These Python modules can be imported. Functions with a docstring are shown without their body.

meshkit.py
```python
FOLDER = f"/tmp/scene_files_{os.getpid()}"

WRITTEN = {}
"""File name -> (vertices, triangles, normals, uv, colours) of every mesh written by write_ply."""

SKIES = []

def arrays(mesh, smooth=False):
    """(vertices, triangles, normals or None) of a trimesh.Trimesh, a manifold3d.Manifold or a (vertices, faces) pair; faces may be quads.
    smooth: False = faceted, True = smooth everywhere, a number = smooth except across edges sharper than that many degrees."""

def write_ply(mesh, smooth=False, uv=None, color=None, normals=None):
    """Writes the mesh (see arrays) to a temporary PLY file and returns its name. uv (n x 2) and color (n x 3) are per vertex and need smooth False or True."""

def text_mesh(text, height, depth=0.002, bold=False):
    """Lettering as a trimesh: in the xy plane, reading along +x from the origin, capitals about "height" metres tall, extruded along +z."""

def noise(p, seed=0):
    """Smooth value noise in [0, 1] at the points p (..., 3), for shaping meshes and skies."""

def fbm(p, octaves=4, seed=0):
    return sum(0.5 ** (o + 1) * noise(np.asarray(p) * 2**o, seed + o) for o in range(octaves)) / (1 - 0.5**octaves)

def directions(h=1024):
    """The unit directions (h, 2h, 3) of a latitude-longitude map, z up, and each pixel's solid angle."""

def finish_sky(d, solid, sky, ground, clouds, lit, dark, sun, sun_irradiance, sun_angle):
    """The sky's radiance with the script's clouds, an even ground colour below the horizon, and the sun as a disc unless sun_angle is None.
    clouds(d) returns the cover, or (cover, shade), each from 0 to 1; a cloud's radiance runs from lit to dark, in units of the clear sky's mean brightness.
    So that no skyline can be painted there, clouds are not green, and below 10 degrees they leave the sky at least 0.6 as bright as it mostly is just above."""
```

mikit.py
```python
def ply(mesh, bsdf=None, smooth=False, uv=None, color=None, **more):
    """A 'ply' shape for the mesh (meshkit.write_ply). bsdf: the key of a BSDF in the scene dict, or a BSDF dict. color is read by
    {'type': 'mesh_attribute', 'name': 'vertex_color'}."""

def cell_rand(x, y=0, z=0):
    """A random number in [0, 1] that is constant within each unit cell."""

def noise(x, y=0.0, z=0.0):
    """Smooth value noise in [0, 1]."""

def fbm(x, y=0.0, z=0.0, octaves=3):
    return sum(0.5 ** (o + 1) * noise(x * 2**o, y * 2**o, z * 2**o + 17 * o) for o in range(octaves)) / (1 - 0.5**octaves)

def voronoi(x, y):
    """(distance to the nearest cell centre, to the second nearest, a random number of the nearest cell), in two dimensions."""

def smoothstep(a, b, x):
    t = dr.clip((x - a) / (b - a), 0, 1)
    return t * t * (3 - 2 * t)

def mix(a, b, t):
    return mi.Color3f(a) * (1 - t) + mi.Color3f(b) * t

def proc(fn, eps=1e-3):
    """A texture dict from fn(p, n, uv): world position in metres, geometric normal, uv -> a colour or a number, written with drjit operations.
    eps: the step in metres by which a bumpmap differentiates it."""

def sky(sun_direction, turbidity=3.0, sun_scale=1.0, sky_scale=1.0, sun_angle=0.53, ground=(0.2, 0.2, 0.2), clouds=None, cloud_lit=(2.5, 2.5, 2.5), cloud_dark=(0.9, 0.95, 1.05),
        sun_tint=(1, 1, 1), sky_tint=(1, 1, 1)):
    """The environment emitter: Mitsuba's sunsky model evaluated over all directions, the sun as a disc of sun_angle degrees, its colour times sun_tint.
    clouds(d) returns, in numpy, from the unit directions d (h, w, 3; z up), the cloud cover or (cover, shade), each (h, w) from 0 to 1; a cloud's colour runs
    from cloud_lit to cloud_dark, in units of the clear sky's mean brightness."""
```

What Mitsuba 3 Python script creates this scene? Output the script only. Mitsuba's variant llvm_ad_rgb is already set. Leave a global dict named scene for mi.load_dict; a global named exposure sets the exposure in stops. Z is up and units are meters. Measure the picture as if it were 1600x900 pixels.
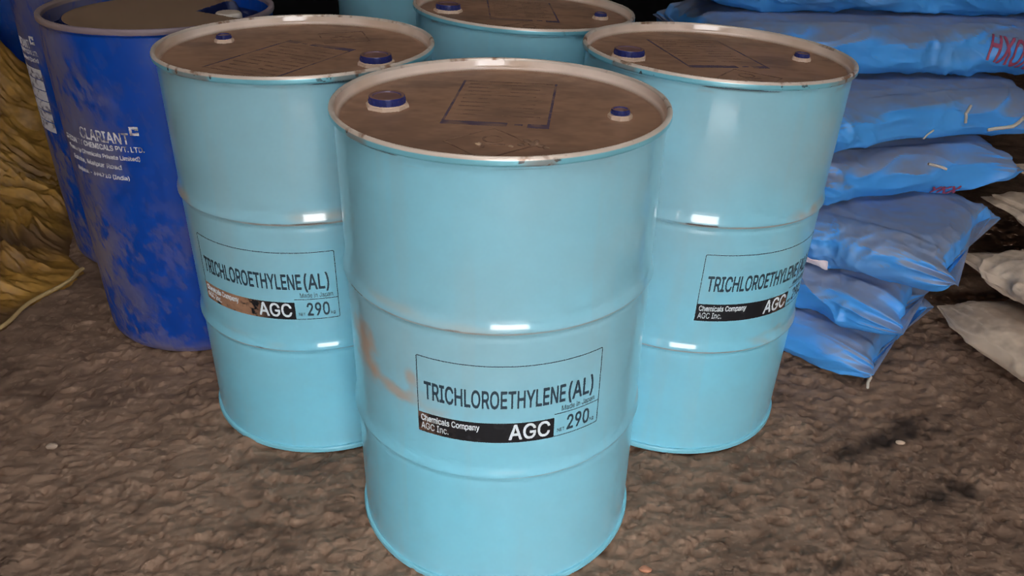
import math
import numpy as np, trimesh, drjit as dr, mitsuba as mi, mikit
import meshkit
from mikit import noise, fbm, voronoi, smoothstep, mix, proc
from scipy.spatial import cKDTree

T = mi.ScalarTransform4f
scene, labels = {}, {}
PI = math.pi

# ------------------------------------------------------------------ camera, sky, exposure
FPX, CAM_H, PITCH, ROLL = 1280.16, 1.2849, 0.5081, 0.0276
_cp, _sp, _cr, _sr = math.cos(PITCH), math.sin(PITCH), math.cos(ROLL), math.sin(ROLL)
FW = np.array([0, _cp, -_sp])
_up = np.array([0, _sp, _cp])
RT_ = np.array([1, 0, 0.]) * _cr + _up * _sr
UP = -np.array([1, 0, 0.]) * _sr + _up * _cr
O = np.array([0, 0, CAM_H])
scene['camera'] = {'type': 'perspective', 'fov': math.degrees(2 * math.atan(800 / FPX)), 'fov_axis': 'x',
                   'near_clip': 0.05, 'far_clip': 200.0,
                   'to_world': T().look_at(origin=O.tolist(), target=(O + FW).tolist(), up=UP.tolist())}
exposure = 5.35
# an even overcast sky, seen only through the shed's open front
scene['sky'] = mikit.sky((0.2, -0.7, 0.7), turbidity=4, sun_scale=0.0, ground=(0.20, 0.19, 0.18),
                         clouds=lambda d: np.ones(d.shape[:2]), cloud_lit=(2.6, 2.6, 2.65), cloud_dark=(1, 1, 1))


# ------------------------------------------------------------------ helpers
def lin(r, g, b):
    c = np.array([r, g, b]) / 255.0
    return [float(x) for x in np.where(c <= 0.04045, c / 12.92, ((c + 0.055) / 1.055) ** 2.4)]


def C(*rgb):
    return mi.Color3f(*lin(*rgb))


def add(key, mesh, bsdf, smooth=False, uv=None, to_world=None, **lab):
    d = mikit.ply(mesh, bsdf, smooth=smooth, uv=uv)
    if to_world is not None:
        d['to_world'] = to_world
    scene[key] = d
    if lab:
        labels[key] = lab


def again(key, source, to_world):
    scene[key] = {**scene[source], 'to_world': to_world}


def tag(key, label, category, group=None):
    labels[key] = {'label': label, 'category': category}
    if group:
        labels[key]['group'] = group


def plain(name, rgb, rough=0.5, **more):
    scene[name] = {'type': 'twosided', 'bsdf': {'type': 'principled', 'base_color': {'type': 'rgb', 'value': lin(*rgb)}, 'roughness': rough, **more}}


def textured(name, fn, rough=0.5, bump=None, bump_scale=1.0, **more):
    b = {'type': 'principled', 'base_color': proc(fn), 'roughness': rough, **more}
    if bump is not None:
        b = {'type': 'bumpmap', 'arbitrary': proc(bump, eps=2e-3), 'scale': bump_scale, 'bsdf': b}
    scene[name] = {'type': 'twosided', 'bsdf': b}


def lathe(profile, n=160, k=0, z_uv=True):
    """Closed turning of (r, z) points; u = angle in degrees (-270..90) + 1000 k, v = z. The seam looks away from the camera."""
    pr = np.asarray(profile, float)
    a = np.linspace(-1.5 * PI, 0.5 * PI, n + 1)
    m = len(pr)
    v = np.stack([np.outer(pr[:, 0], np.cos(a)), np.outer(pr[:, 0], np.sin(a)), np.repeat(pr[:, 1:2], n + 1, 1)], -1).reshape(-1, 3)
    uv = np.stack([np.tile(np.degrees(a) + 1000 * k, (m, 1)), np.repeat(pr[:, 1:2], n + 1, 1)], -1).reshape(-1, 2)
    i, j = np.meshgrid(np.arange(m - 1), np.arange(n), indexing='ij')
    q = (i * (n + 1) + j).ravel()
    f = np.concatenate([np.stack([q, q + 1, q + n + 2], 1), np.stack([q, q + n + 2, q + n + 1], 1)])
    ok = np.linalg.norm(np.cross(v[f[:, 1]] - v[f[:, 0]], v[f[:, 2]] - v[f[:, 0]]), axis=1) > 1e-12
    return (v, f[ok]), uv


def rounded(points, r=0.003, n=4):
    """Rounds the corners of an open (r, z) polyline."""
    p = np.asarray(points, float)
    out = [p[0]]
    for a, b, c in zip(p[:-2], p[1:-1], p[2:]):
        d1, d2 = a - b, c - b
        l1, l2 = np.linalg.norm(d1), np.linalg.norm(d2)
        rr = min(r, l1 * 0.45, l2 * 0.45)
        s, e = b + d1 / l1 * rr, b + d2 / l2 * rr
        for t in np.linspace(0, 1, n + 1):
            out.append((1 - t) ** 2 * s + 2 * t * (1 - t) * b + t * t * e)
    out.append(p[-1])
    return np.array(out)


def text(s, height, width=None, depth=0.0004, bold=False):
    m = meshkit.text_mesh(s, height, depth, bold)
    v = np.array(m.vertices)
    v[:, 0] -= v[:, 0].min()
    if width:
        v[:, 0] *= width / v[:, 0].max()
    return trimesh.Trimesh(v, m.faces, process=False)


def slab(x0, y0, x1, y1, depth=0.0004, dx=0.01):
    """A thin plate in the xy plane, cut fine enough along x to be bent round a drum."""
    n = max(1, int(math.ceil((x1 - x0) / dx)))
    m = trimesh.creation.box((x1 - x0, y1 - y0, depth))
    m.apply_translation(((x0 + x1) / 2, (y0 + y1) / 2, depth / 2))
    if n == 1:
        return m
    cells = []
    xs = np.linspace(x0, x1, n + 1)
    for a, b in zip(xs[:-1], xs[1:]):
        c = trimesh.creation.box((b - a, y1 - y0, depth))
        c.apply_translation(((a + b) / 2, (y0 + y1) / 2, depth / 2))
        cells.append(c)
    return trimesh.util.concatenate(cells)


def moved(m, x, y, z=0.0):
    m = m.copy()
    m.apply_translation((x, y, z))
    return m


def wrap(meshes, a0, z0, R):
    """Bends plates of the xy plane round the z axis: x runs along the circle from the angle a0 (degrees), y goes up from z0."""
    m = trimesh.util.concatenate(meshes)
    v = np.array(m.vertices)
    a = math.radians(a0) + v[:, 0] / R
    r = R + v[:, 2]
    return trimesh.Trimesh(np.stack([r * np.cos(a), r * np.sin(a), z0 + v[:, 1]], 1), m.faces, process=False)


def placed(x, y, z=0.0, tx=0.0, ty=0.0):
    """At (x, y, z), leaning by the small slopes tx, ty."""
    zz = np.array([tx, ty, 1.0]); zz /= np.linalg.norm(zz)
    xx = np.array([1, 0, 0.]) - zz * zz[0]; xx /= np.linalg.norm(xx)
    yy = np.cross(zz, xx)
    M = np.eye(4); M[:3, 0], M[:3, 1], M[:3, 2], M[:3, 3] = xx, yy, zz, (x, y, z)
    return T(M.tolist())


# ------------------------------------------------------------------ materials: setting
def floor_colour(p, n, uv):
    a = fbm(p.x * 2.2, p.y * 2.2, 3.0, 4)
    b = fbm(p.x * 22, p.y * 22, 1.0, 3)
    c = noise(p.x * 130, p.y * 130, p.z * 60)
    col = mix(C(106, 84, 69), C(138, 112, 93), smoothstep(0.3, 0.7, a * 0.55 + b * 0.45))
    col = mix(col, C(166, 140, 120), 0.22 * smoothstep(0.66, 0.85, c))
    col = mix(col, C(80, 62, 51), 0.5 * smoothstep(0.62, 0.8, fbm(p.x * 9 + 4, p.y * 16, 7.0, 3)))
    for (sx, sy, rx, ry) in ((0.985, 1.63, 0.17, 0.055), (1.00, 1.41, 0.13, 0.05), (0.86, 1.55, 0.15, 0.05)):   # oily black stains
        d = dr.sqrt(dr.square((p.x - sx + 0.12 * (b - 0.5)) / rx) + dr.square((p.y - sy - 0.35 * (p.x - sx)) / ry))
        col = mix(col, C(34, 28, 26), 0.75 * (1 - smoothstep(0.2, 1.0, d + (b - 0.5))))
    return col


textured('mat_floor', floor_colour, 0.85, lambda p, n, uv: 0.6 * fbm(p.x * 70, p.y * 90, 2.0, 3) + 0.4 * smoothstep(0.6, 0.8, noise(p.x * 60 + 5, p.y * 80, 3.0)), 0.012, specular=0.2)
plain('mat_wall', (62, 58, 54), 0.9)
plain('mat_back_wall', (22, 22, 24), 0.95)
plain('mat_ceiling', (88, 86, 84), 0.8)


# ------------------------------------------------------------------ the setting: a shed, open at the front behind the camera
FINE = (-2.0, 2.3, 0.45, 3.2)


def height(x, y):
    """Height of the dirt floor."""
    p = np.stack([x, y, np.zeros_like(x)], -1)
    h = 0.010 * (meshkit.fbm(p * 5.0, 3, 1) - 0.5) + 0.013 * (meshkit.fbm(p * np.array([16.0, 24.0, 1]), 3, 5) - 0.5)
    pits = meshkit.fbm(p * np.array([38.0, 48.0, 1]), 2, 9)
    h -= 0.010 * np.clip((pits - 0.60) / 0.2, 0, 1)
    lumps = meshkit.noise(p * 55.0, 13)
    h += 0.007 * np.clip((lumps - 0.72) / 0.2, 0, 1)
    inside = np.minimum(np.minimum(x - FINE[0], FINE[1] - x), np.minimum(y - FINE[2], FINE[3] - y))
    return h * np.clip(inside / 0.08, 0, 1) - 0.002


def grid_mesh(x0, x1, y0, y1, d, fn):
    xs, ys = np.linspace(x0, x1, int((x1 - x0) / d) + 1), np.linspace(y0, y1, int((y1 - y0) / d) + 1)
    X, Y = np.meshgrid(xs, ys)
    Z = fn(X, Y)
    m, n = X.shape
    q = (np.arange(m - 1)[:, None] * n + np.arange(n - 1)).ravel()
    f = np.concatenate([np.stack([q, q + 1, q + n + 1], 1), np.stack([q, q + n + 1, q + n], 1)])
    return np.stack([X, Y, Z], -1).reshape(-1, 3), f


def join(parts):
    vs, fs, at = [], [], 0
    for v, f in parts:
        vs.append(v); fs.append(np.asarray(f) + at); at += len(v)
    return np.vstack(vs), np.vstack(fs)


X0, X1, Y0, Y1, ZC = -5.2, 3.6, -1.35, 5.4, 4.0
fine = FINE
coarse = lambda X, Y: np.full_like(X, -0.002)
add('floor', join([grid_mesh(*fine, 0.0066, height), grid_mesh(X0, X1, Y0, fine[2], 0.2, coarse), grid_mesh(X0, X1, fine[3], Y1, 0.2, coarse),
                   grid_mesh(X0, fine[0], fine[2], fine[3], 0.2, coarse), grid_mesh(fine[1], X1, fine[2], fine[3], 0.2, coarse)]), 'mat_floor', True)
labels['floor'] = {'label': 'rough brown dirt floor with pits and small lumps', 'kind': 'structure'}


def box(x0, x1, y0, y1, z0, z1):
    m = trimesh.creation.box((x1 - x0, y1 - y0, z1 - z0))
    m.apply_translation(((x0 + x1) / 2, (y0 + y1) / 2, (z0 + z1) / 2))
    return m


DOOR = (-0.20, 1.05, 1.88)
SKYLIGHT = (-1.4, 1.4, -1.05, -0.25)
add('wall_back', box(X0 - .15, X1 + .15, Y1, Y1 + .15, -0.05, ZC), 'mat_back_wall')
add('wall_left', box(X0 - .15, X0, Y0, Y1, -0.05, ZC), 'mat_wall')
add('wall_right', box(X1, X1 + .15, Y0, Y1, -0.05, ZC), 'mat_wall')
add('wall_front', trimesh.util.concatenate([box(X0 - .15, DOOR[0], Y0 - .15, Y0, -0.05, ZC), box(DOOR[1], X1 + .15, Y0 - .15, Y0, -0.05, ZC),
                                           box(DOOR[0], DOOR[1], Y0 - .15, Y0, DOOR[2], ZC)]), 'mat_wall')
add('ceiling', trimesh.util.concatenate([box(X0 - .15, X1 + .15, Y0 - .15, SKYLIGHT[2], ZC, ZC + .1), box(X0 - .15, X1 + .15, SKYLIGHT[3], Y1 + .15, ZC, ZC + .1),
                                        box(X0 - .15, SKYLIGHT[0], SKYLIGHT[2], SKYLIGHT[3], ZC, ZC + .1), box(SKYLIGHT[1], X1 + .15, SKYLIGHT[2], SKYLIGHT[3], ZC, ZC + .1)]), 'mat_ceiling')
for k in ('wall_back', 'wall_left', 'wall_right', 'wall_front', 'ceiling'):
    labels[k] = {'kind': 'structure', 'label': {'wall_back': 'dark sooty wall at the back of the shed'}.get(k, 'grey shed ' + k.replace('_', ' '))}

# ------------------------------------------------------------------ cyan steel drums
RB, H = 0.2845, 0.885
HOOPS = (0.2876, 0.5893)


def paint(p, n, uv):
    k = dr.floor((uv.x + 500) / 1000)
    a, z = uv.x - 1000 * k, uv.y
    q = a * 0.005 + 7.3 * k
    col = C(122, 202, 224)
    film = fbm(q * 3.0, z * 4.0, 2.0, 3)
    speck = fbm(q * 30, z * 34, 5.0, 3)
    col = mix(col, C(158, 168, 166), 0.04 + 0.16 * smoothstep(0.35, 0.75, film) + 0.26 * smoothstep(0.25, 0.60, z) * (0.6 + 0.6 * film))
    runs = fbm(q * 26, z * 1.6, 9.0, 3)
    col = mix(col, C(176, 172, 160), 0.07 * smoothstep(0.62, 0.8, runs))
    # worn paint and dust along the hoops
    streak = fbm(q * 5.0, z * 20, 11.0 + k, 3)
    for hz in HOOPS:
        line = 1 - smoothstep(0.0012, 0.0045, dr.abs(z - hz + 0.003))
        col = mix(col, C(182, 158, 132), 0.75 * line * smoothstep(0.36, 0.58, streak))
        col = mix(col, C(92, 58, 40), 0.8 * (1 - smoothstep(0.001, 0.0035, dr.abs(z - hz + 0.001))) * smoothstep(0.66, 0.72, fbm(q * 14, 1.0 + hz * 9, k, 2)))
        halo = dr.exp(-dr.square((z - hz - 0.010) / 0.012))
        col = mix(col, C(190, 172, 150), 0.7 * halo * smoothstep(0.55, 0.72, fbm(q * 4.0 + 3, z * 9, k + 20.0, 3)))
    # brown smears: between the hoops at the left of the nearest drum, and on the others' hoops
    for (kk, a0, z0, ra, rz, s) in ((1, -147, 0.475, 13, 0.075, 0.85), (1, -128, 0.428, 16, 0.018, 0.7), (1, -112, 0.42, 9, 0.03, 0.55), (1, -120, 0.47, 4, 0.02, 0.6),
                                    (2, -122, 0.425, 14, 0.03, 0.7), (2, -160, 0.3, 20, 0.05, 0.5), (2, -135, 0.12, 12, 0.05, 0.25), (3, -45, 0.605, 16, 0.022, 0.8), (3, -50, 0.305, 20, 0.02, 0.75)):
        d = dr.sqrt(dr.square((a - a0) / ra) + dr.square((z - z0 + 0.0022 * (a - a0) * (0.5 if kk == 1 else 0)) / rz))
        m = (1 - smoothstep(0.2, 1.15, d + 0.9 * (speck - 0.5))) * smoothstep(0.36, 0.62, fbm(q * 9, z * 14, 31.0, 3))
        col = mix(col, C(186, 156, 130), dr.select(k == kk, s * m, 0.0))
    # chips under the rim
    chip = smoothstep(0.64, 0.70, fbm(q * 9, z * 160, 3.0 + k, 2)) * smoothstep(0.862, 0.868, z)
    col = mix(col, C(44, 44, 48), 0.9 * chip)
    rust = smoothstep(0.60, 0.75, fbm(q * 16, z * 60, 13.0, 3)) * smoothstep(0.85, 0.872, z)
    col = mix(col, C(150, 112, 84), 0.5 * rust)
    return mix(col, C(140, 160, 165), 0.10 * speck)


def lid_colour(p, n, uv):
    k = dr.floor((uv.x + 500) / 1000)
    a, z = (uv.x - 1000 * k) * PI / 180, uv.y
    w = fbm(p.x * 9, p.y * 9, 4.0, 3)
    s = fbm(p.x * 40, p.y * 60, 6.0, 3)
    dust = mix(C(122, 88, 66), C(146, 109, 84), smoothstep(0.25, 0.75, 0.6 * w + 0.4 * s))
    dust = mix(dust, C(92, 66, 52), 0.4 * smoothstep(0.58, 0.78, fbm(p.x * 7 + 3, p.y * 18, 2.0, 3)))
    beige = mix(C(232, 212, 196), C(212, 186, 164), smoothstep(0.35, 0.7, w))
    up = smoothstep(0.30, 0.93, n.z) * smoothstep(0.8735, 0.862, z + 0.006 * (w - 0.5))
    return mix(beige, dust, 0.06 + 0.9 * up)


def rim_colour(p, n, uv):
    s = fbm(uv.x * 0.35, uv.y * 90, 3.0, 3)
    w = fbm(uv.x * 0.05, 2.0, 5.0, 3)
    top = mix(C(214, 198, 182), C(146, 112, 88), smoothstep(0.58, 0.76, 0.5 * s + 0.5 * w))
    side = mix(C(122, 190, 204), C(52, 50, 52), 0.85 * smoothstep(0.68, 0.74, s) * smoothstep(0.5, 0.6, w))
    side = mix(side, C(150, 116, 92), 0.6 * smoothstep(0.60, 0.72, w))
    return mix(side, top, smoothstep(0.8785, 0.8805, uv.y))


def dusty(rgb, dust=(120, 92, 74), lo=0.3, hi=0.9, amount=0.9, freq=20):
    base, d = lin(*rgb), lin(*dust)

    def fn(p, n, uv):
        s = fbm(p.x * freq, p.y * freq, p.z * freq, 3)
        return mix(mi.Color3f(*base), mi.Color3f(*d), amount * smoothstep(lo, hi, n.z + 0.7 * (s - 0.5)))
    return fn


textured('mat_paint', paint, 0.085, specular=0.75, clearcoat=0.4, clearcoat_gloss=0.97)
textured('mat_lid', lid_colour, proc(lambda p, n, uv: 0.13 + 0.42 * smoothstep(0.30, 0.93, n.z)), specular=0.6)
textured('mat_rim', rim_colour, 0.32, specular=0.6, metallic=0.25)
plain('mat_bottom_rim', (122, 190, 206), 0.3)
textured('mat_bung', dusty((38, 46, 104), (124, 92, 76)), 0.28)
textured('mat_flange', dusty((216, 192, 170), (150, 116, 92), 0.6, 1.2, 0.7), 0.4)
textured('mat_lid_print', lambda p, n, uv: mix(C(74, 62, 84), C(122, 94, 80), 0.15 + 0.75 * smoothstep(0.42, 0.66, fbm(p.x * 30, p.y * 30, 8.0, 3))), 0.6)
textured('mat_faint_print', lambda p, n, uv: mix(C(116, 86, 69), C(134, 103, 82), smoothstep(0.4, 0.6, fbm(p.x * 50, p.y * 50, 8.0, 3))), 0.6)
plain('mat_ink', (44, 62, 74), 0.5)


def band_colour(p, n, uv):
    """Black band; the second drum's is scuffed to brown at its left, the third's faded at its right end."""
    k = dr.floor((uv.x + 500) / 1000)
    a = uv.x - 1000 * k
    s = fbm(p.x * 60, p.z * 70, p.y * 30, 3)
    col = mix(C(24, 26, 30), C(60, 62, 66), 0.5 * smoothstep(0.6, 0.8, s))
    worn = dr.select(k == 2, smoothstep(-98, -112, a), dr.select(k == 3, 0.30 * smoothstep(-58, -50, a), dr.select(k == 1, 0.35 * smoothstep(-100, -122, a), 0.0)))
    t = fbm(p.x * 110, p.z * 130, p.y * 60 + 3, 3)
    return mix(col, C(172, 130, 102), worn * smoothstep(0.40, 0.56, 0.5 * s + 0.5 * t + 0.07 * worn) * (0.6 + 0.4 * t))


textured('mat_band', band_colour, 0.4)
plain('mat_white_ink', (216, 226, 230), 0.5)


def body_profile():
    z = np.concatenate([np.linspace(0.0135, 0.24, 6), np.linspace(0.25, 0.345, 60), np.linspace(0.36, 0.53, 4), np.linspace(0.55, 0.65, 60), np.linspace(0.67, 0.866, 6)])
    r = np.full_like(z, RB)
    for h in HOOPS:
        d = z - h
        r += np.where(d > 0, 0.0058 * np.exp(-(d / 0.0150) ** 2), 0.0058 * np.exp(-(d / 0.0045) ** 2))
        r += -0.0012 * np.exp(-((d + 0.014) / 0.006) ** 2)
    p = np.stack([r, z], 1)
    return np.vstack([p, [[RB + 0.0036, 0.8705]]])


def label_meshes():
    """The printed label: x along the circle (0.335 m long), y from its foot (0.160 m tall)."""
    W, Hh, t = 0.336, 0.159, 0.0013
    xb, yb = 0.2435, 0.0415                     # where the black band ends; its top
    ybox = 0.0495
    ink = [slab(0.004, Hh - t, W - 0.004, Hh), slab(0, yb, t, Hh - 0.004), slab(W - t, 0.004, W, Hh - 0.004), slab(xb, 0, W - 0.004, t), slab(xb, ybox - t, W, ybox)]
    for cx, cy, a0 in ((0.004, Hh - 0.004, 90), (W - 0.004, Hh - 0.004, 0), (W - 0.004, 0.004, 270)):
        for q in range(4):
            a = math.radians(a0 + q * 22.5 + 11.25)
            m = trimesh.creation.box((t, 0.0017, 0.0004))
            m.apply_transform(trimesh.transformations.rotation_matrix(a, (0, 0, 1)))
            ink.append(moved(m, cx + 0.0035 * math.cos(a), cy + 0.0035 * math.sin(a), 0.0002))
    letters = [moved(text('TRICHLOROETHYLENE', 0.0345, 0.2485, bold=True), 0.014, 0.0735), moved(text('(AL)', 0.0345, 0.052, bold=True), 0.268, 0.0735),
               moved(text('Made in Japan', 0.0105, 0.068), 0.257, 0.0535),
               moved(text('NET', 0.007, 0.014), 0.2500, 0.0095), moved(text('290', 0.0300, 0.047, bold=True), 0.2685, 0.0095), moved(text('kg', 0.007, 0.009), 0.3175, 0.0105)]
    band = [slab(0.0, 0.0, xb, yb)]
    white = [moved(text('Chemicals Company', 0.0125, 0.107, bold=True), 0.006, 0.0250, 0.0003), moved(text('AGC Inc.', 0.0140, 0.052), 0.006, 0.0068, 0.0003),
             moved(text('AGC', 0.0310, 0.073, bold=True), 0.163, 0.0070, 0.0003)]
    return ink, letters, band, white[:2], white[2:]


INK, LETTERS, BAND, WHITE, INITIALS = label_meshes()
ZL = 0.860


def lid_mesh(k):
    pr = rounded([(0.2826, 0.8800), (0.2805, 0.868), (0.275, ZL + 0.001), (0.262, ZL), (0.25, ZL)], 0.004)
    pr = np.vstack([pr, [(0.2, ZL + 0.0005), (0.12, ZL + 0.001), (0.0, ZL + 0.0012)]])
    m, uv = lathe(pr, 160, k)
    return m, uv


def bung_meshes(r, h, fl):
    cap = rounded([(r * 1.02, 0.004), (r, h), (r * 0.8, h), (r * 0.74, h - 0.003), (0, h - 0.003)], 0.002)
    n = 8
    flange = trimesh.creation.cylinder(fl, 0.007, sections=n)
    flange.apply_translation((0, 0, 0.0022))
    top = trimesh.creation.cylinder(fl * 0.93, 0.003, sections=n)
    top.apply_translation((0, 0, 0.0065))
    (v, f), _ = lathe(cap, 36)
    ribs = []
    for i in range(18):
        a = 2 * PI * i / 18
        ribs.append(moved(trimesh.creation.box((0.0022, 0.0022, h * 0.6)), r * math.cos(a), r * math.sin(a), h * 0.45))
    return trimesh.util.concatenate([trimesh.Trimesh(v, f, process=False)] + ribs), trimesh.util.concatenate([flange, top])


def turned(mesh, deg, x=0.0, y=0.0, z=0.0):
    m = mesh.copy()
    m.apply_translation((x, y, z))
    m.apply_transform(trimesh.transformations.rotation_matrix(math.radians(deg), (0, 0, 1)))
    return m


def lid_notice():
    """Frame, foot bar and rows of the notice printed on the lid, and the hazard diamond below it."""
    z = 0.0004
    bars = [slab(-0.093, -0.081, 0.018, -0.061, z, 1), slab(0.052, -0.082, 0.088, -0.062, z, 1), slab(-0.093, -0.061, -0.0885, 0.19, z, 1), slab(0.0835, -0.062, 0.088, 0.19, z, 1),
            slab(0.030, -0.073, 0.044, -0.065, z, 1)]
    rows = [slab(-0.0885, 0.186, 0.0835, 0.19, z, 1)]
    for i in range(9):
        y = 0.165 - 0.024 * i
        rows.append(slab(-0.078, y, (-0.012 if i % 3 else 0.060) - 0.006 * (i % 2), y + 0.006, z, 1))
        if i % 3:
            rows.append(slab(0.004, y, 0.070 - 0.012 * (i % 2), y + 0.006, z, 1))
    dia = []
    c = np.array([0.0, -0.165])
    for i in range(4):
        a, b = [c + 0.072 * np.array([math.cos(t), math.sin(t)]) for t in (i * PI / 2, (i + 1) * PI / 2)]
        m = trimesh.creation.box((np.linalg.norm(b - a), 0.0028, 0.0008))
        m.apply_transform(trimesh.transformations.rotation_matrix(math.atan2(*(b - a)[::-1]), (0, 0, 1)))
        dia.append(moved(m, *((a + b) / 2), 0.0004))
    ring = trimesh.creation.annulus(0.014, 0.0175, 0.0008, sections=24)
    dia += [moved(ring, 0.004, -0.145, 0.0004), moved(trimesh.creation.box((0.052, 0.005, 0.0008)), 0, -0.168, 0.0004), moved(trimesh.creation.box((0.006, 0.016, 0.0008)), -0.008, -0.178, 0.0004)]
    return trimesh.util.concatenate(bars), trimesh.util.concatenate(rows), trimesh.util.concatenate(dia)


NOTICE = lid_notice()
BIG, SMALL = bung_meshes(0.0315, 0.021, 0.0385), bung_meshes(0.0155, 0.017, 0.0215)
BODY = body_profile()
RIM = rounded([(0.2875, 0.8690), (0.2905, 0.8695), (0.2922, 0.872), (0.2922, 0.8795), (0.2905, 0.8835), (0.2880, 0.8850), (0.2850, 0.8840), (0.2832, 0.8815), (0.2825, 0.872)], 0.002)
BASE = rounded([(0.270, 0.001), (0.2885, 0.0), (0.2905, 0.003), (0.2905, 0.0115), (0.2885, 0.0140), (0.2830, 0.0142)], 0.002)


def lump(points, seed):
    rng = np.random.default_rng(seed)
    out = []
    for x, y, s in points:
        m = trimesh.creation.icosphere(1, s)
        m.vertices = m.vertices * (1 + 0.35 * (rng.random((len(m.vertices), 1)) - 0.5)) * [1.2, 1, 0.6]
        out.append(moved(m, x, y, ZL + s * 0.2))
    return trimesh.util.concatenate(out)


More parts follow.
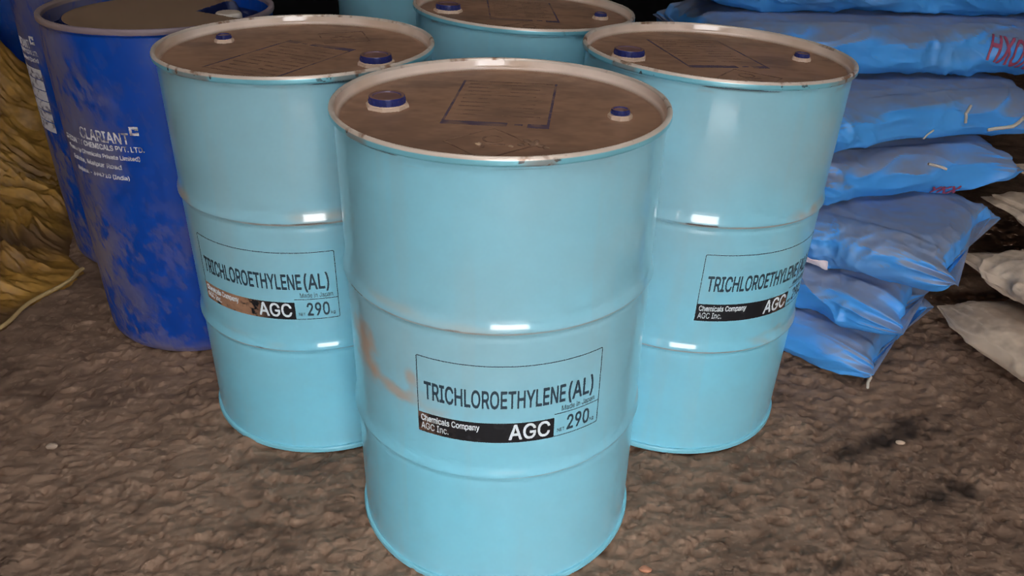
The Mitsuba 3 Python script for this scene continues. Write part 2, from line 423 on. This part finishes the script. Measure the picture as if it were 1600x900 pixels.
def drum(key, k, where, lid_deg, label_deg, label, front=True):
    M = placed(*where)
    m, uv = lathe(BODY, 200, k)
    add(key + '__body', m, 'mat_paint', True, uv, M)
    m, uv = lathe(RIM, 160, k)
    uv[np.hypot(m[0][:, 0], m[0][:, 1]) < 0.2865, 1] = 0.89      # the inner face is beige like the lid
    add(key + '__top_rim', m, 'mat_rim', True, uv, M)
    labels[key + '__top_rim'] = {'label': 'worn pale rolled rim'}
    m, uv = lathe(BASE, 160, k)
    add(key + '__bottom_rim', m, 'mat_bottom_rim', True, uv, M)
    m, uv = lid_mesh(k)
    add(key + '__lid', m, 'mat_lid', True, uv, M)
    labels[key + '__lid'] = {'label': 'beige lid under brown dust'}
    for suffix, (cap, flange), x in (('', BIG, -0.2), ('_001', SMALL, 0.205)):
        add(key + '__lid__bung' + suffix, turned(cap, lid_deg, x, 0, ZL), 'mat_bung', 35, None, M)
        labels[key + '__lid__bung' + suffix] = {'label': 'small navy cap' if suffix else 'large navy cap'}
        add(key + '__lid__bung_flange' + suffix, turned(flange, lid_deg, x, 0, ZL), 'mat_flange', False, None, M)
    for name, mesh, mat in zip(('printed_frame', 'printed_rows', 'hazard_diamond'), NOTICE, ('mat_lid_print', 'mat_faint_print', 'mat_faint_print')):
        add(key + '__lid__' + name, turned(mesh, lid_deg, 0, 0, ZL + 0.0008), mat, False, None, M)
    if label_deg is not None:
        add(key + '__body__label_frame', wrap(INK, label_deg, 0.364, RB), 'mat_ink', False, None, M)
        add(key + '__body__label_lettering', wrap(LETTERS, label_deg, 0.364, RB), 'mat_ink', False, None, M)
        b = wrap(BAND, label_deg, 0.364, RB)
        ang = np.degrees(np.arctan2(b.vertices[:, 1], b.vertices[:, 0]))
        add(key + '__body__black_band', b, 'mat_band', False, np.stack([ang + 1000 * k, b.vertices[:, 2]], 1), M)
        add(key + '__body__white_lettering', wrap(WHITE, label_deg, 0.364, RB), 'mat_white_ink', False, None, M)
        add(key + '__body__white_lettering_001', wrap(INITIALS, label_deg, 0.364, RB), 'mat_white_ink', False, None, M)
        labels[key + '__body__black_band'] = {'label': 'black band of the printed label'}
    tag(key, label, 'drum')


drum('steel_drum', 1, (-0.0235, 1.3895, 0, -0.0047, -0.0018), -5, -117.5, 'glossy pale cyan steel drum standing nearest, its whole label in view, before all others')
drum('steel_drum_001', 2, (-0.4655, 1.7755, 0, -0.0078, -0.0025), 155, -137.0, 'pale cyan steel drum beside the blue plastic drums, black label band scuffed brown')
drum('steel_drum_002', 3, (0.4022, 1.7999, 0.002, 0.0330, 0.0136), 12, -93.8, 'pale cyan steel drum beside the blue sack stack, label turned away to the right')
drum('steel_drum_003', 4, (-0.018, 2.2480, 0.001, 0.0340, 0.002), 4, None, 'shaded teal steel drum behind the front three, only its lid and top in view')
drum('steel_drum_004', 5, (-0.305, 2.80, 0, 0, 0), 60, None, 'dark teal steel drum furthest back, only a strip of its side in view')
for i, c in enumerate([(0.045, -0.152, 0.006), (0.055, -0.166, 0.007), (0.066, -0.175, 0.006), (0.036, -0.170, 0.005), (0.060, -0.150, 0.004), (0.020, -0.178, 0.004), (-0.030, -0.172, 0.005), (0.074, -0.182, 0.004)]):
    add('steel_drum__lid__dirt_crumb' + (f'_{i:03d}' if i else ''), lump([c], 3 + i), 'mat_lid_dirt', 40, None, placed(-0.0235, 1.3895, 0, -0.0047, -0.0018))
textured('mat_lid_dirt', lambda p, n, uv: mix(C(120, 92, 72), C(176, 146, 118), smoothstep(0.4, 0.7, fbm(p.x * 60, p.y * 60, 1.0, 2))), 0.7)


# ------------------------------------------------------------------ blue plastic drums
def blue_colour(p, n, uv):
    k = dr.floor((uv.x + 500) / 1000)
    a, z = uv.x - 1000 * k, uv.y
    q = a * 0.005 + 3.1 * k
    s = fbm(q * 7, z * 7, 2.0, 4)
    f = fbm(q * 34, z * 26, 4.0, 3)
    col = mix(C(8, 56, 142), C(14, 70, 162), s)
    left = smoothstep(-88, -128, a + 60 * (s - 0.5))
    fine = fbm(q * 60 + z * 22, z * 34 - q * 12, 4.0, 4)
    blot = fbm(q * 11 + z * 4, z * 9 - q * 3, 6.0, 4)
    scuff = smoothstep(0.36, 0.62, 0.55 * blot + 0.45 * fine + 0.10 * left - 0.06)
    col = mix(col, C(118, 108, 110), 0.70 * scuff * left)
    patch = smoothstep(0.48, 0.64, 0.6 * fbm(q * 9 + 5, z * 8, 8.0, 3) + 0.4 * fine) * smoothstep(0.50, 0.36, z) * (0.35 + 0.65 * left)
    col = mix(col, C(128, 114, 112), 0.62 * patch)
    col = mix(col, C(96, 104, 140), 0.35 * smoothstep(0.60, 0.72, fine) * (0.3 + 0.7 * left))
    col = mix(col, C(130, 116, 112), 0.5 * smoothstep(0.06, 0.0, z + 0.03 * (f - 0.5)))
    col = mix(col, C(152, 130, 116), 0.8 * smoothstep(0.865, 0.869, z + 0.003 * (f - 0.5)))
    return col


textured('mat_blue_plastic', blue_colour, 0.42, specular=0.4)
textured('mat_blue_lid', lambda p, n, uv: mix(C(8, 24, 66), C(134, 108, 86), smoothstep(0.80, 0.93, n.z) * smoothstep(0.852, 0.860, p.z + 0.004 * (fbm(p.x * 30, p.y * 30, 1.0, 3) - 0.5))), 0.5)
textured('mat_plug', dusty((216, 204, 190), (176, 148, 124), 0.5, 1.1, 0.8), 0.4)
textured('mat_white_print', lambda p, n, uv: mix(C(214, 210, 212), C(128, 120, 130), smoothstep(0.48, 0.72, fbm(p.x * 60, p.y * 60, p.z * 70, 3))), 0.6)


def blue_body():
    pts = [(0.0, 0.012), (0.20, 0.012), (0.235, 0.0), (0.262, 0.003), (0.2735, 0.022), (0.2765, 0.10), (0.2785, 0.25), (0.2790, 0.50), (0.2795, 0.72), (0.2795, 0.80), (0.2760, 0.845), (0.2750, 0.862),
           (0.2800, 0.866), (0.2812, 0.871), (0.2812, 0.876), (0.279, 0.880), (0.270, 0.880), (0.2665, 0.876), (0.2660, 0.835)]
    return rounded(pts, 0.010, 5)


BLUE = blue_body()
PLUG_DEG, PLUG_R = 24.0, 0.165


def blue_lid():
    """Lid with a dark gutter, a raised disc and a notch for the plug."""
    nr, na = 60, 240
    rr = np.linspace(0.2655, 0.0, nr)
    aa = np.linspace(-1.5 * PI, 0.5 * PI, na + 1)
    R, A = np.meshgrid(rr, aa, indexing='ij')
    X, Y = R * np.cos(A), R * np.sin(A)
    z = 0.836 + 0.026 * np.clip((0.238 - R) / 0.010, 0, 1)
    ca, sa = math.cos(math.radians(PLUG_DEG)), math.sin(math.radians(PLUG_DEG))
    u, w = X * ca + Y * sa, -X * sa + Y * ca
    notch = np.clip((0.108 - np.abs(w) * 0.95 - np.clip(0.175 - u, 0, 1) * 1.25) / 0.012, 0, 1)
    z = z - 0.024 * notch * np.clip((0.255 - R) / 0.01, 0, 1)
    v = np.stack([X, Y, z], -1).reshape(-1, 3)
    i, j = np.meshgrid(np.arange(nr - 1), np.arange(na), indexing='ij')
    q = (i * (na + 1) + j).ravel()
    f = np.concatenate([np.stack([q, q + 1, q + na + 2], 1), np.stack([q, q + na + 2, q + na + 1], 1)])
    return v, f


def blue_drum(key, k, where, label, lid=True):
    M = placed(*where)
    m, uv = lathe(BLUE, 160, k)
    v = m[0]
    rad = np.hypot(v[:, 0], v[:, 1])
    if k == 1:                                                     # a shallow dent in the side
        a = np.degrees(np.arctan2(v[:, 1], v[:, 0]))
        dent = 0.004 * np.exp(-((v[:, 2] - 0.36) / 0.012) ** 2 - ((a + 72) / 12) ** 2)
        v[:, :2] *= (1 - dent / np.maximum(rad, 0.05))[:, None]
    add(key + '__body', m, 'mat_blue_plastic', True, uv, M)
    add(key + '__lid', blue_lid(), 'mat_blue_lid', 30, None, M)
    labels[key + '__lid'] = {'label': 'dusty lid with a dark gutter and plug notch'}
    cap = rounded([(0.034, 0.0), (0.034, 0.012), (0.030, 0.017), (0, 0.0175)], 0.004)
    (v, f), _ = lathe(cap, 40)
    add(key + '__lid__plug', turned(trimesh.Trimesh(v, f, process=False), PLUG_DEG, PLUG_R, 0.0, 0.839), 'mat_plug', 40, None, M)
    labels[key + '__lid__plug'] = {'label': 'pale round screw plug'}
    tag(key, label, 'drum')
    return M


RBL = 0.2792
M = blue_drum('plastic_drum', 1, (-0.915, 2.150, 0, 0.004, -0.008), 'scuffed blue plastic drum with white lettering beside the scuffed-label cyan drum')


def logo(s):
    """A square mark: rounded block with a slot cut from the right."""
    return [slab(0, 0, s * 0.28, s), slab(s * 0.28, s * 0.72, s, s), slab(s * 0.28, 0, s, s * 0.28), slab(s * 0.62, s * 0.28, s, s * 0.36), slab(s * 0.62, s * 0.58, s, s * 0.72)]


xe = lambda deg: math.radians(deg + 150) * RBL           # x along the circle from -150 degrees
blue_text = [moved(text('CLARIANT', 0.0265, xe(-92) - xe(-121.5), bold=True), xe(-121.5), 0.612)]
blue_text += [moved(m, xe(-91), 0.634) for m in logo(0.0215)]
blue_text += [moved(text('SPECIALTY CHEMICALS PVT. LTD.', 0.0130, xe(-85.5) - xe(-139), bold=True), xe(-139), 0.592),
              moved(text('(Formerly Chemicals Private Limited)', 0.0105, xe(-88.5) - xe(-137), bold=True), xe(-137), 0.570),
              moved(text('Estate, Malpur Road', 0.0115, xe(-99) - xe(-134), bold=True), xe(-134), 0.545),
              moved(text('Gujarat - 394710 (India)', 0.0105, xe(-96) - xe(-132), bold=True), xe(-132), 0.518)]
blue_wrap = wrap(blue_text, -150, 0.0, RBL + 0.0002)
add('plastic_drum__body__lettering', blue_wrap, 'mat_white_print', False, None, M)
WHERE2 = (-1.243, 2.619, 0, -0.0075, 0.0)
M = blue_drum('plastic_drum_001', 2, WHERE2, 'blue plastic drum against the yellow-brown tarpaulin, with a white ruled label', True)
panel, lines = [], []
A2 = -152.0
for i in range(6):
    panel.append(slab(0, 0.0325 * i, 0.148, 0.0325 * i + 0.0295))
add('plastic_drum_001__body__ruled_label', wrap(panel, A2, 0.452, RBL + 0.0002), 'mat_white_print', False, None, M)
small = [moved(text('CLARIANT', 0.024, 0.125, bold=True), 0, 0.702)] + [moved(m, 0.130, 0.716) for m in logo(0.024)]
small += [moved(text('SPECIALTY CHEMICALS PVT. LTD.', 0.013, 0.175, bold=True), -0.02, 0.684), moved(text('Malpur Road (India)', 0.012, 0.15, bold=True), 0.0, 0.664)]
add('plastic_drum_001__body__lettering', wrap(small, A2, 0.0, RBL + 0.0002), 'mat_white_print', False, None, M)
blue_drum('plastic_drum_002', 3, (-2.50, 4.20, 0, 0, 0), 'far blue plastic drum at the upper left corner, standing behind the tarpaulin heap')


# ------------------------------------------------------------------ filled sacks
def ridged(p, seed, octaves=3):
    out = 0
    for o in range(octaves):
        n = meshkit.noise(p * 2.0 ** o, seed + o)
        out = out + 0.5 ** o * (1 - np.abs(2 * n - 1)) ** 2
    return out


def sack(L, W, Tk, seed, crumple=0.008, pleats=0.010, square=3.2, ends=9.0, ns=220, nt=180):
    """A filled sack lying along x, its underside at z = 0: flat top and foot, bulging sides, pleated ends pinched into a seam."""
    rng = np.random.default_rng(seed)
    s = np.sin(np.linspace(-PI / 2, PI / 2, ns) * 0.98) / math.sin(PI / 2 * 0.98)
    t = np.linspace(0, 2 * PI, nt, endpoint=False)
    S, TT = np.meshgrid(s, t, indexing='ij')
    taper = (1 - np.abs(S) ** ends) ** 0.55
    e = 2.0 / square
    cx, sx = np.cos(TT), np.sin(TT)
    y = np.sign(cx) * np.abs(cx) ** e
    z = np.sign(sx) * np.abs(sx) ** e
    half_w = W / 2 * (0.93 + 0.07 * np.abs(S) ** 3) * (0.92 + 0.08 * (1 - np.abs(S) ** 14))
    half_t = 0.004 + (Tk / 2 - 0.004) * taper
    ear = np.clip((np.abs(S) - 0.72) / 0.28, 0, 1) * np.abs(y) ** 4
    half_t = 0.004 + (half_t - 0.004) * (1 - 0.55 * ear)
    P = np.stack([S * L / 2 + np.sign(S) * 0.034 * ear, y * half_w, z * half_t], -1)
    # soft lumps of the filling
    P[..., 1] += 0.030 * (meshkit.fbm(np.stack([S * 2.2, np.sign(y) * 3.0, 0 * S + 7.1], -1), 2, seed) - 0.5) * np.abs(y)
    P[..., 0] += 0.045 * (meshkit.fbm(np.stack([np.sign(S) * 4.0, y * 1.4, 0 * S + 3.3], -1), 2, seed + 3) - 0.5) * np.abs(S) ** 3
    side = np.abs(y) ** 2
    end = np.clip((np.abs(S) - 0.55) / 0.45, 0, 1) ** 1.6
    # normal, roughly
    N = np.stack([0.55 * np.sign(S) * end, y * 0.9 * np.abs(cx), z * np.abs(sx) + 1e-3], -1)
    N /= np.linalg.norm(N, axis=-1, keepdims=True)
    warp = 0.10 * (meshkit.fbm(P * 4.0 + 11.0, 2, seed + 5) - 0.5)
    soft = meshkit.fbm(P * np.array([5.0, 6.0, 9.0]) + seed, 2, seed + 9) - 0.5
    w1 = ridged(np.stack([P[..., 0] * 4.6 + warp * 20, P[..., 1] * 6 + warp * 10, P[..., 2] * 10], -1), seed + 11, 2) - 0.62
    slant = P[..., 0] * 0.8 + P[..., 2] * (1.3 if seed % 2 else -1.3)
    w2 = ridged(np.stack([slant * 9 + warp * 16, P[..., 1] * 3, P[..., 2] * 3 + 3], -1), seed + 21, 1) - 0.4
    g = ridged(np.stack([np.cos(TT) * 3.2, np.sin(TT) * 3.2 + np.sign(S) * 9, 0.6 * S], -1), seed + 31, 2) - 0.7
    w3 = ridged(np.stack([P[..., 0] * 13 + warp * 40, P[..., 1] * 12 - warp * 30, P[..., 2] * 16 + P[..., 0] * 6], -1), seed + 41, 2) - 0.62
    mask = np.clip(3.0 * (meshkit.fbm(P * 4.5 + 31.0, 2, seed + 45) - 0.40), 0, 1)
    disp = 0.030 * soft + crumple * (0.8 * w1 + 0.7 * w2 * (0.25 + side)) + 1.0 * crumple * w3 * mask + pleats * g * end
    lim = np.where(np.abs(sx) > 0.80, 0.45, 1.0)
    P += N * (disp * lim)[..., None]
    P[..., 2] = np.clip(P[..., 2], -Tk / 2, Tk / 2)
    P[..., 2] += Tk / 2
    v = P.reshape(-1, 3)
    i, j = np.meshgrid(np.arange(ns - 1), np.arange(nt), indexing='ij')
    a, b = (i * nt + j).ravel(), (i * nt + (j + 1) % nt).ravel()
    f = np.concatenate([np.stack([a, a + nt, b + nt], 1), np.stack([a, b + nt, b], 1)])
    caps = []
    for row, flip in ((0, False), (ns - 1, True)):
        c = len(v)
        v = np.vstack([v, v[row * nt:(row + 1) * nt].mean(0)])
        k = row * nt + np.arange(nt)
        k2 = row * nt + (np.arange(nt) + 1) % nt
        tri = np.stack([np.full(nt, c), k, k2], 1)
        caps.append(tri[:, ::-1] if flip else tri)
    f = np.vstack([f] + caps)
    if np.sign(trimesh.Trimesh(v, f, process=False).volume) < 0:
        f = f[:, ::-1]
    return v, f


def bag_colour(p, n, uv):
    w = fbm(p.x * 6, p.y * 6, p.z * 7, 3)
    s = fbm(p.x * 45, p.y * 45, p.z * 60, 2)
    col = mix(C(48, 138, 216), C(74, 160, 230), w)
    col = mix(col, C(128, 128, 140), (0.06 + 0.80 * smoothstep(0.35, 0.90, n.z + 1.1 * (fbm(p.x * 5 + 2, p.y * 5, p.z * 8, 4) - 0.5))) * (0.75 + 0.4 * s))
    return mix(col, C(112, 112, 122), 0.30 * smoothstep(0.55, 0.75, fbm(p.x * 6 + 5, p.y * 6, p.z * 9, 3)))


def woven(p, n, uv):
    w = fbm(p.x * 7, p.y * 7, p.z * 9, 3)
    s = fbm(p.x * 50, p.y * 50, p.z * 60, 2)
    col = mix(C(214, 192, 168), C(188, 166, 144), w)
    return mix(col, C(134, 110, 92), (0.12 + 0.45 * smoothstep(0.2, 0.9, n.z)) * smoothstep(0.3, 0.7, 0.6 * w + 0.4 * s))


textured('mat_bag', bag_colour, 0.42, specular=0.5)
textured('mat_woven', woven, 0.7, specular=0.3)
plain('mat_red_ink', (150, 66, 96), 0.6)
plain('mat_string', (184, 174, 162), 0.8)
plain('mat_tag', (232, 218, 218), 0.6)


def lay(mesh, x, y, z, deg, roll=0.0, pitch=0.0):
    v, f = mesh
    R = trimesh.transformations.euler_matrix(math.radians(roll), math.radians(pitch), math.radians(deg))[:3, :3]
    return v @ R.T + [x, y, z], f


BAGS = [  # x, y, z, degrees of the long axis, L, W, T, seed, label
    (0.795, 2.228, 0.000, 139, 0.76, 0.53, 0.140, 41, 'blue plastic sack at the bottom of its stack, knotted corner on the floor'),
    (0.818, 2.230, 0.140, 139, 0.77, 0.52, 0.138, 52, 'blue plastic sack, second from the bottom of the blue stack'),
    (0.860, 2.225, 0.278, 144, 0.84, 0.53, 0.142, 63, 'bright blue sack with a white paper tag, third from the floor'),
    (1.005, 2.335, 0.420, 14, 0.65, 0.52, 0.140, 74, 'blue plastic sack with red marks, fourth from the floor, above the bright one'),
    (1.035, 2.360, 0.560, 20, 0.77, 0.52, 0.142, 85, 'dusty blue sack with loose threads, third from the top of its stack'),
    (1.050, 2.535, 0.702, 4, 1.12, 0.54, 0.150, 96, 'blue plastic sack with red print, second from the top of the blue stack'),
    (1.130, 2.660, 0.852, 2, 1.20, 0.54, 0.150, 107, 'topmost blue plastic sack, cut off by the upper edge of the photo'),
]
BAG_MESH = []
for i, (x, y, z, deg, L, W, Tk, seed, lab) in enumerate(BAGS):
    key = 'filled_sack' + (f'_{i:03d}' if i else '')
    m = lay(sack(L, W, Tk, seed, 0.024, 0.024, 2.7, 14.0), x, y, z, deg)
    BAG_MESH.append(m)
    add(key + '__bag', m, 'mat_bag', True)
    tag(key, lab, 'sack')

def tube(path, r, n=8):
    path = np.asarray(path, float)
    tang = np.gradient(path, axis=0)
    tang /= np.linalg.norm(tang, axis=1, keepdims=True)
    ref = np.array([0, 0, 1.0]) if abs(tang[:, 2]).mean() < 0.8 else np.array([1.0, 0, 0])
    a = np.cross(tang, ref); a /= np.linalg.norm(a, axis=1, keepdims=True) + 1e-12
    b = np.cross(tang, a)
    t = np.linspace(0, 2 * PI, n, endpoint=False)
    rr = np.broadcast_to(r, len(path))[:, None, None]
    v = (path[:, None] + rr * (np.cos(t)[None, :, None] * a[:, None] + np.sin(t)[None, :, None] * b[:, None])).reshape(-1, 3)
    i, j = np.meshgrid(np.arange(len(path) - 1), np.arange(n), indexing='ij')
    p0, p1 = (i * n + j).ravel(), (i * n + (j + 1) % n).ravel()
    return v, np.concatenate([np.stack([p0, p1, p1 + n], 1), np.stack([p0, p1 + n, p0 + n], 1)])


def on_sack(k, i, j, lift=0.002):
    """Points on the cloth of sack k at the grid places i (along) and j (around), lifted off it."""
    G = BAG_MESH[k][0][:220 * 180].reshape(220, 180, 3)
    i, j = np.asarray(i, float), np.asarray(j, float)
    i0, j0 = np.clip(np.floor(i).astype(int), 0, 218), np.floor(j).astype(int)
    a, b = (i - i0)[..., None], (j - j0)[..., None]
    g = lambda di, dj: G[i0 + di, (j0 + dj) % 180]
    p = g(0, 0) * (1 - a) * (1 - b) + g(1, 0) * a * (1 - b) + g(0, 1) * (1 - a) * b + g(1, 1) * a * b
    n = np.cross(g(0, 1) - g(0, 0), g(1, 0) - g(0, 0))
    n /= np.linalg.norm(n, axis=-1, keepdims=True) + 1e-12
    c = G.mean((0, 1))
    out = p - c
    n *= np.sign((n * out).sum(-1, keepdims=True))
    return p + n * np.asarray(lift)[..., None]


def printed(k, s, i, j, hgt, width, turn=0.0):
    """Lettering laid on the side of sack k."""
    m = text(s, hgt, width, 0.0012, True).subdivide().subdivide()
    m.apply_transform(trimesh.transformations.rotation_matrix(math.radians(turn), (0, 0, 1)))
    v = np.array(m.vertices)
    G = BAG_MESH[k][0][:220 * 180].reshape(220, 180, 3)
    di = np.linalg.norm(G[i + 4, j] - G[i - 4, j]) / 8
    dj = np.linalg.norm(G[i, j + 4] - G[i, j - 4]) / 8
    return on_sack(k, i + v[:, 0] / di, j - v[:, 1] / dj, 0.003 + v[:, 2]), m.faces


add('filled_sack_005__red_lettering', printed(5, 'HXOXK', 138, 91, 0.075, 0.17, -14), 'mat_red_ink')
add('filled_sack_003__red_lettering', printed(3, 'YKX', 132, 110, 0.045, 0.085, 4), 'mat_red_ink')
labels['filled_sack_005__red_lettering'] = labels['filled_sack_003__red_lettering'] = {'label': 'red stencilled letters'}
ti, tj = np.meshgrid(np.linspace(84, 98, 15), np.linspace(161, 169, 6), indexing='ij')
top, low = on_sack(2, ti, tj, np.full(ti.shape, 0.006)).reshape(-1, 3), on_sack(2, ti, tj, np.full(ti.shape, 0.003)).reshape(-1, 3)
q = (np.arange(14)[:, None] * 6 + np.arange(5)).ravel()
f = np.concatenate([np.stack([q, q + 6, q + 7], 1), np.stack([q, q + 7, q + 1], 1)])
rim = np.concatenate([np.arange(6), np.arange(11, 90, 6), np.arange(88, 83, -1), np.arange(78, 0, -6)])
r2 = np.roll(rim, -1)
add('filled_sack_002__paper_tag', (np.vstack([top, low]), np.concatenate([f, f[:, ::-1] + 90, np.stack([rim, r2, r2 + 90], 1), np.stack([rim, r2 + 90, rim + 90], 1)])), 'mat_tag')
labels['filled_sack_002__paper_tag'] = {'label': 'small white tag'}


def thread(key, k, ii, jj, r=0.0024, drop=0.0):
    t = np.linspace(0, 1, 24)
    i, j = np.interp(t, np.linspace(0, 1, len(ii)), ii), np.interp(t, np.linspace(0, 1, len(jj)), jj)
    p = on_sack(k, i, j, np.full(24, 0.004))
    p[:, 2] -= drop * t ** 2
    add(key, tube(p, r, 6), 'mat_string', True)


thread('filled_sack_004__loose_thread', 4, [131, 129, 127, 129], [78, 82, 85, 91], 0.004)
thread('filled_sack_004__loose_thread_001', 4, [110, 108, 107], [94, 98, 103])
thread('filled_sack_004__seam_thread', 4, [146, 156, 166, 178, 196], [98, 93, 88, 84, 80], 0.005)
thread('filled_sack_003__loose_thread', 3, [122, 128, 133], [80, 82, 84], 0.004)
thread('filled_sack__tie_string', 0, [10, 5, 2], [174, 172, 168], 0.004, 0.05)


GREYS = [
    (1.645, 1.690, 0.000, 103, 0.95, 0.54, 0.150, 141, 'beige woven sack lying on the floor at the bottom of its stack'),
    (1.690, 1.760, 0.150, 104, 0.95, 0.54, 0.140, 152, 'beige woven sack, second from the floor, with a broad dusty top'),
    (1.790, 1.905, 0.290, 105, 0.92, 0.50, 0.120, 163, 'beige woven sack, third from the floor in the beige stack'),
    (1.815, 1.885, 0.410, 105, 0.92, 0.50, 0.110, 174, 'beige woven sack, fourth from the floor in the beige stack'),
    (1.850, 1.865, 0.520, 106, 0.92, 0.50, 0.110, 185, 'beige woven sack, fifth from the floor in the beige stack'),
    (1.860, 1.930, 0.630, 105, 0.92, 0.50, 0.110, 196, 'topmost beige woven sack in view at the right edge of the photo'),
]
for i, (x, y, z, deg, L, W, Tk, seed, lab) in enumerate(GREYS):
    key = f'woven_sack' + (f'_{i:03d}' if i else '')
    add(key, lay(sack(L, W, Tk, seed, 0.017, 0.022, 2.3, 5.0), x, y, z, deg), 'mat_woven', True)
    tag(key, lab, 'sack')


# ------------------------------------------------------------------ tarpaulin heap at the left
def tarp():
    xs, ys = np.linspace(0, 1, 330), np.linspace(1.80, 3.75, 330)
    U, Y = np.meshgrid(xs, ys)
    edge = np.interp(Y, [1.8, 1.95, 2.15, 2.34, 2.45, 2.6, 3.1, 3.4, 5.0], [-1.50, -1.475, -1.43, -1.395, -1.50, -1.56, -1.56, -1.45, -1.3])
    edge = edge + 0.012 * np.sin(Y * 23) * (Y < 2.3)
    X = edge - U * (edge + 4.6)
    d = edge - X
    p = np.stack([X, Y, 0 * X], -1)
    heap = 1.45 * (1 - np.exp(-((d / 1.05) ** 2.0))) * np.clip((Y - 1.75) / 1.45, 0, 1) ** 1.1
    heap = heap * (0.85 + 0.3 * meshkit.fbm(p * 1.3, 2, 3))
    back = np.clip((3.74 - Y) / 0.35, 0, 1)
    warp = meshkit.fbm(p * 2.0, 2, 8) - 0.5
    fold = ridged(np.stack([X * 2.2 + warp * 1.5 + Y * 0.8, Y * 11 + warp * 7, 0 * X], -1), 5, 5) - 0.6
    big = ridged(np.stack([X * 1.6 + warp, Y * 2.8 - X * 0.7, 0 * X + 3], -1), 15, 2) - 0.6
    crinkle = ridged(np.stack([X * 5 + warp * 4, Y * 26 + X * 4 + warp * 12, 0 * X + 8], -1), 25, 3) - 0.7
    Z = 0.006 + (heap + (0.045 * fold + 0.05 * big + 0.035 * crinkle) * np.clip(d / 0.14, 0.0, 1)) * back
    Z = np.maximum(Z, 0.006)
    Z[:, 0] = -0.006
    v = np.stack([X, Y, Z], -1).reshape(-1, 3)
    m, n = X.shape
    q = (np.arange(m - 1)[:, None] * n + np.arange(n - 1)).ravel()
    f = np.concatenate([np.stack([q, q + n + 1, q + 1], 1), np.stack([q, q + n, q + n + 1], 1)])
    line = np.stack([edge[:, 0], ys, np.full(len(ys), 0.012)], 1)
    return (v, f), line


def tarp_colour(p, n, uv):
    w = fbm(p.x * 3, p.y * 5, p.z * 4, 4)
    s = fbm(p.x * 24, p.y * 40, p.z * 30, 3)
    col = mix(C(118, 84, 42), C(176, 132, 62), smoothstep(0.3, 0.7, 0.6 * w + 0.4 * s))
    return mix(col, C(96, 72, 52), 0.9 * smoothstep(0.46, 0.64, fbm(p.x * 2.3 + 9, p.y * 3.1, 5.0, 4)))


textured('mat_tarp', tarp_colour, 0.5, specular=0.4)
plain('mat_hem', (176, 150, 104), 0.5)
(TARP_V, TARP_F), EDGE = tarp()
add('tarpaulin__sheet', (TARP_V, TARP_F), 'mat_tarp', True)
add('tarpaulin__hem', tube(EDGE[:92], 0.006), 'mat_hem', True)
labels['tarpaulin__hem'] = {'label': 'pale rolled edge'}
tag('tarpaulin', 'crumpled yellow-brown tarpaulin heaped on the floor beside the blue plastic drums', 'tarpaulin')


# ------------------------------------------------------------------ small stones on the dirt
def stone(key, x, y, r, rgb, label, seed):
    rng = np.random.default_rng(seed)
    m = trimesh.creation.icosphere(2, r)
    d = meshkit.noise(m.vertices / r * 1.3 + seed, seed)
    m.vertices = m.vertices * (0.8 + 0.5 * d[:, None]) * [1.25, 0.9, 0.6]
    m.apply_translation((x, y, float(height(np.array([x]), np.array([y]))[0]) + 0.3 * r))
    plain('mat_' + key, rgb, 0.85)
    add(key, m, 'mat_' + key, 40)
    tag(key, label, 'stone')


stone('stone', 0.964, 1.587, 0.0080, (196, 170, 146), 'small pale stone lying in the dark stain below the blue sacks', 1)
stone('stone_001', 0.282, 1.163, 0.0090, (176, 120, 92), 'small reddish stone at the lower edge, right of the nearest drum', 2)
stone('stone_002', -1.064, 1.478, 0.0105, (170, 148, 130), 'small greyish stone on open dirt at the far left', 3)

for key, lab in labels.items():
    for start, group in (('steel_drum', 'cyan steel drums'), ('plastic_drum', 'blue plastic drums'), ('filled_sack', 'blue sacks in the stack'),
                         ('woven_sack', 'beige woven sacks in the stack'), ('stone', 'small stones on the dirt floor')):
        if key.startswith(start) and '__' not in key:
            lab['group'] = group
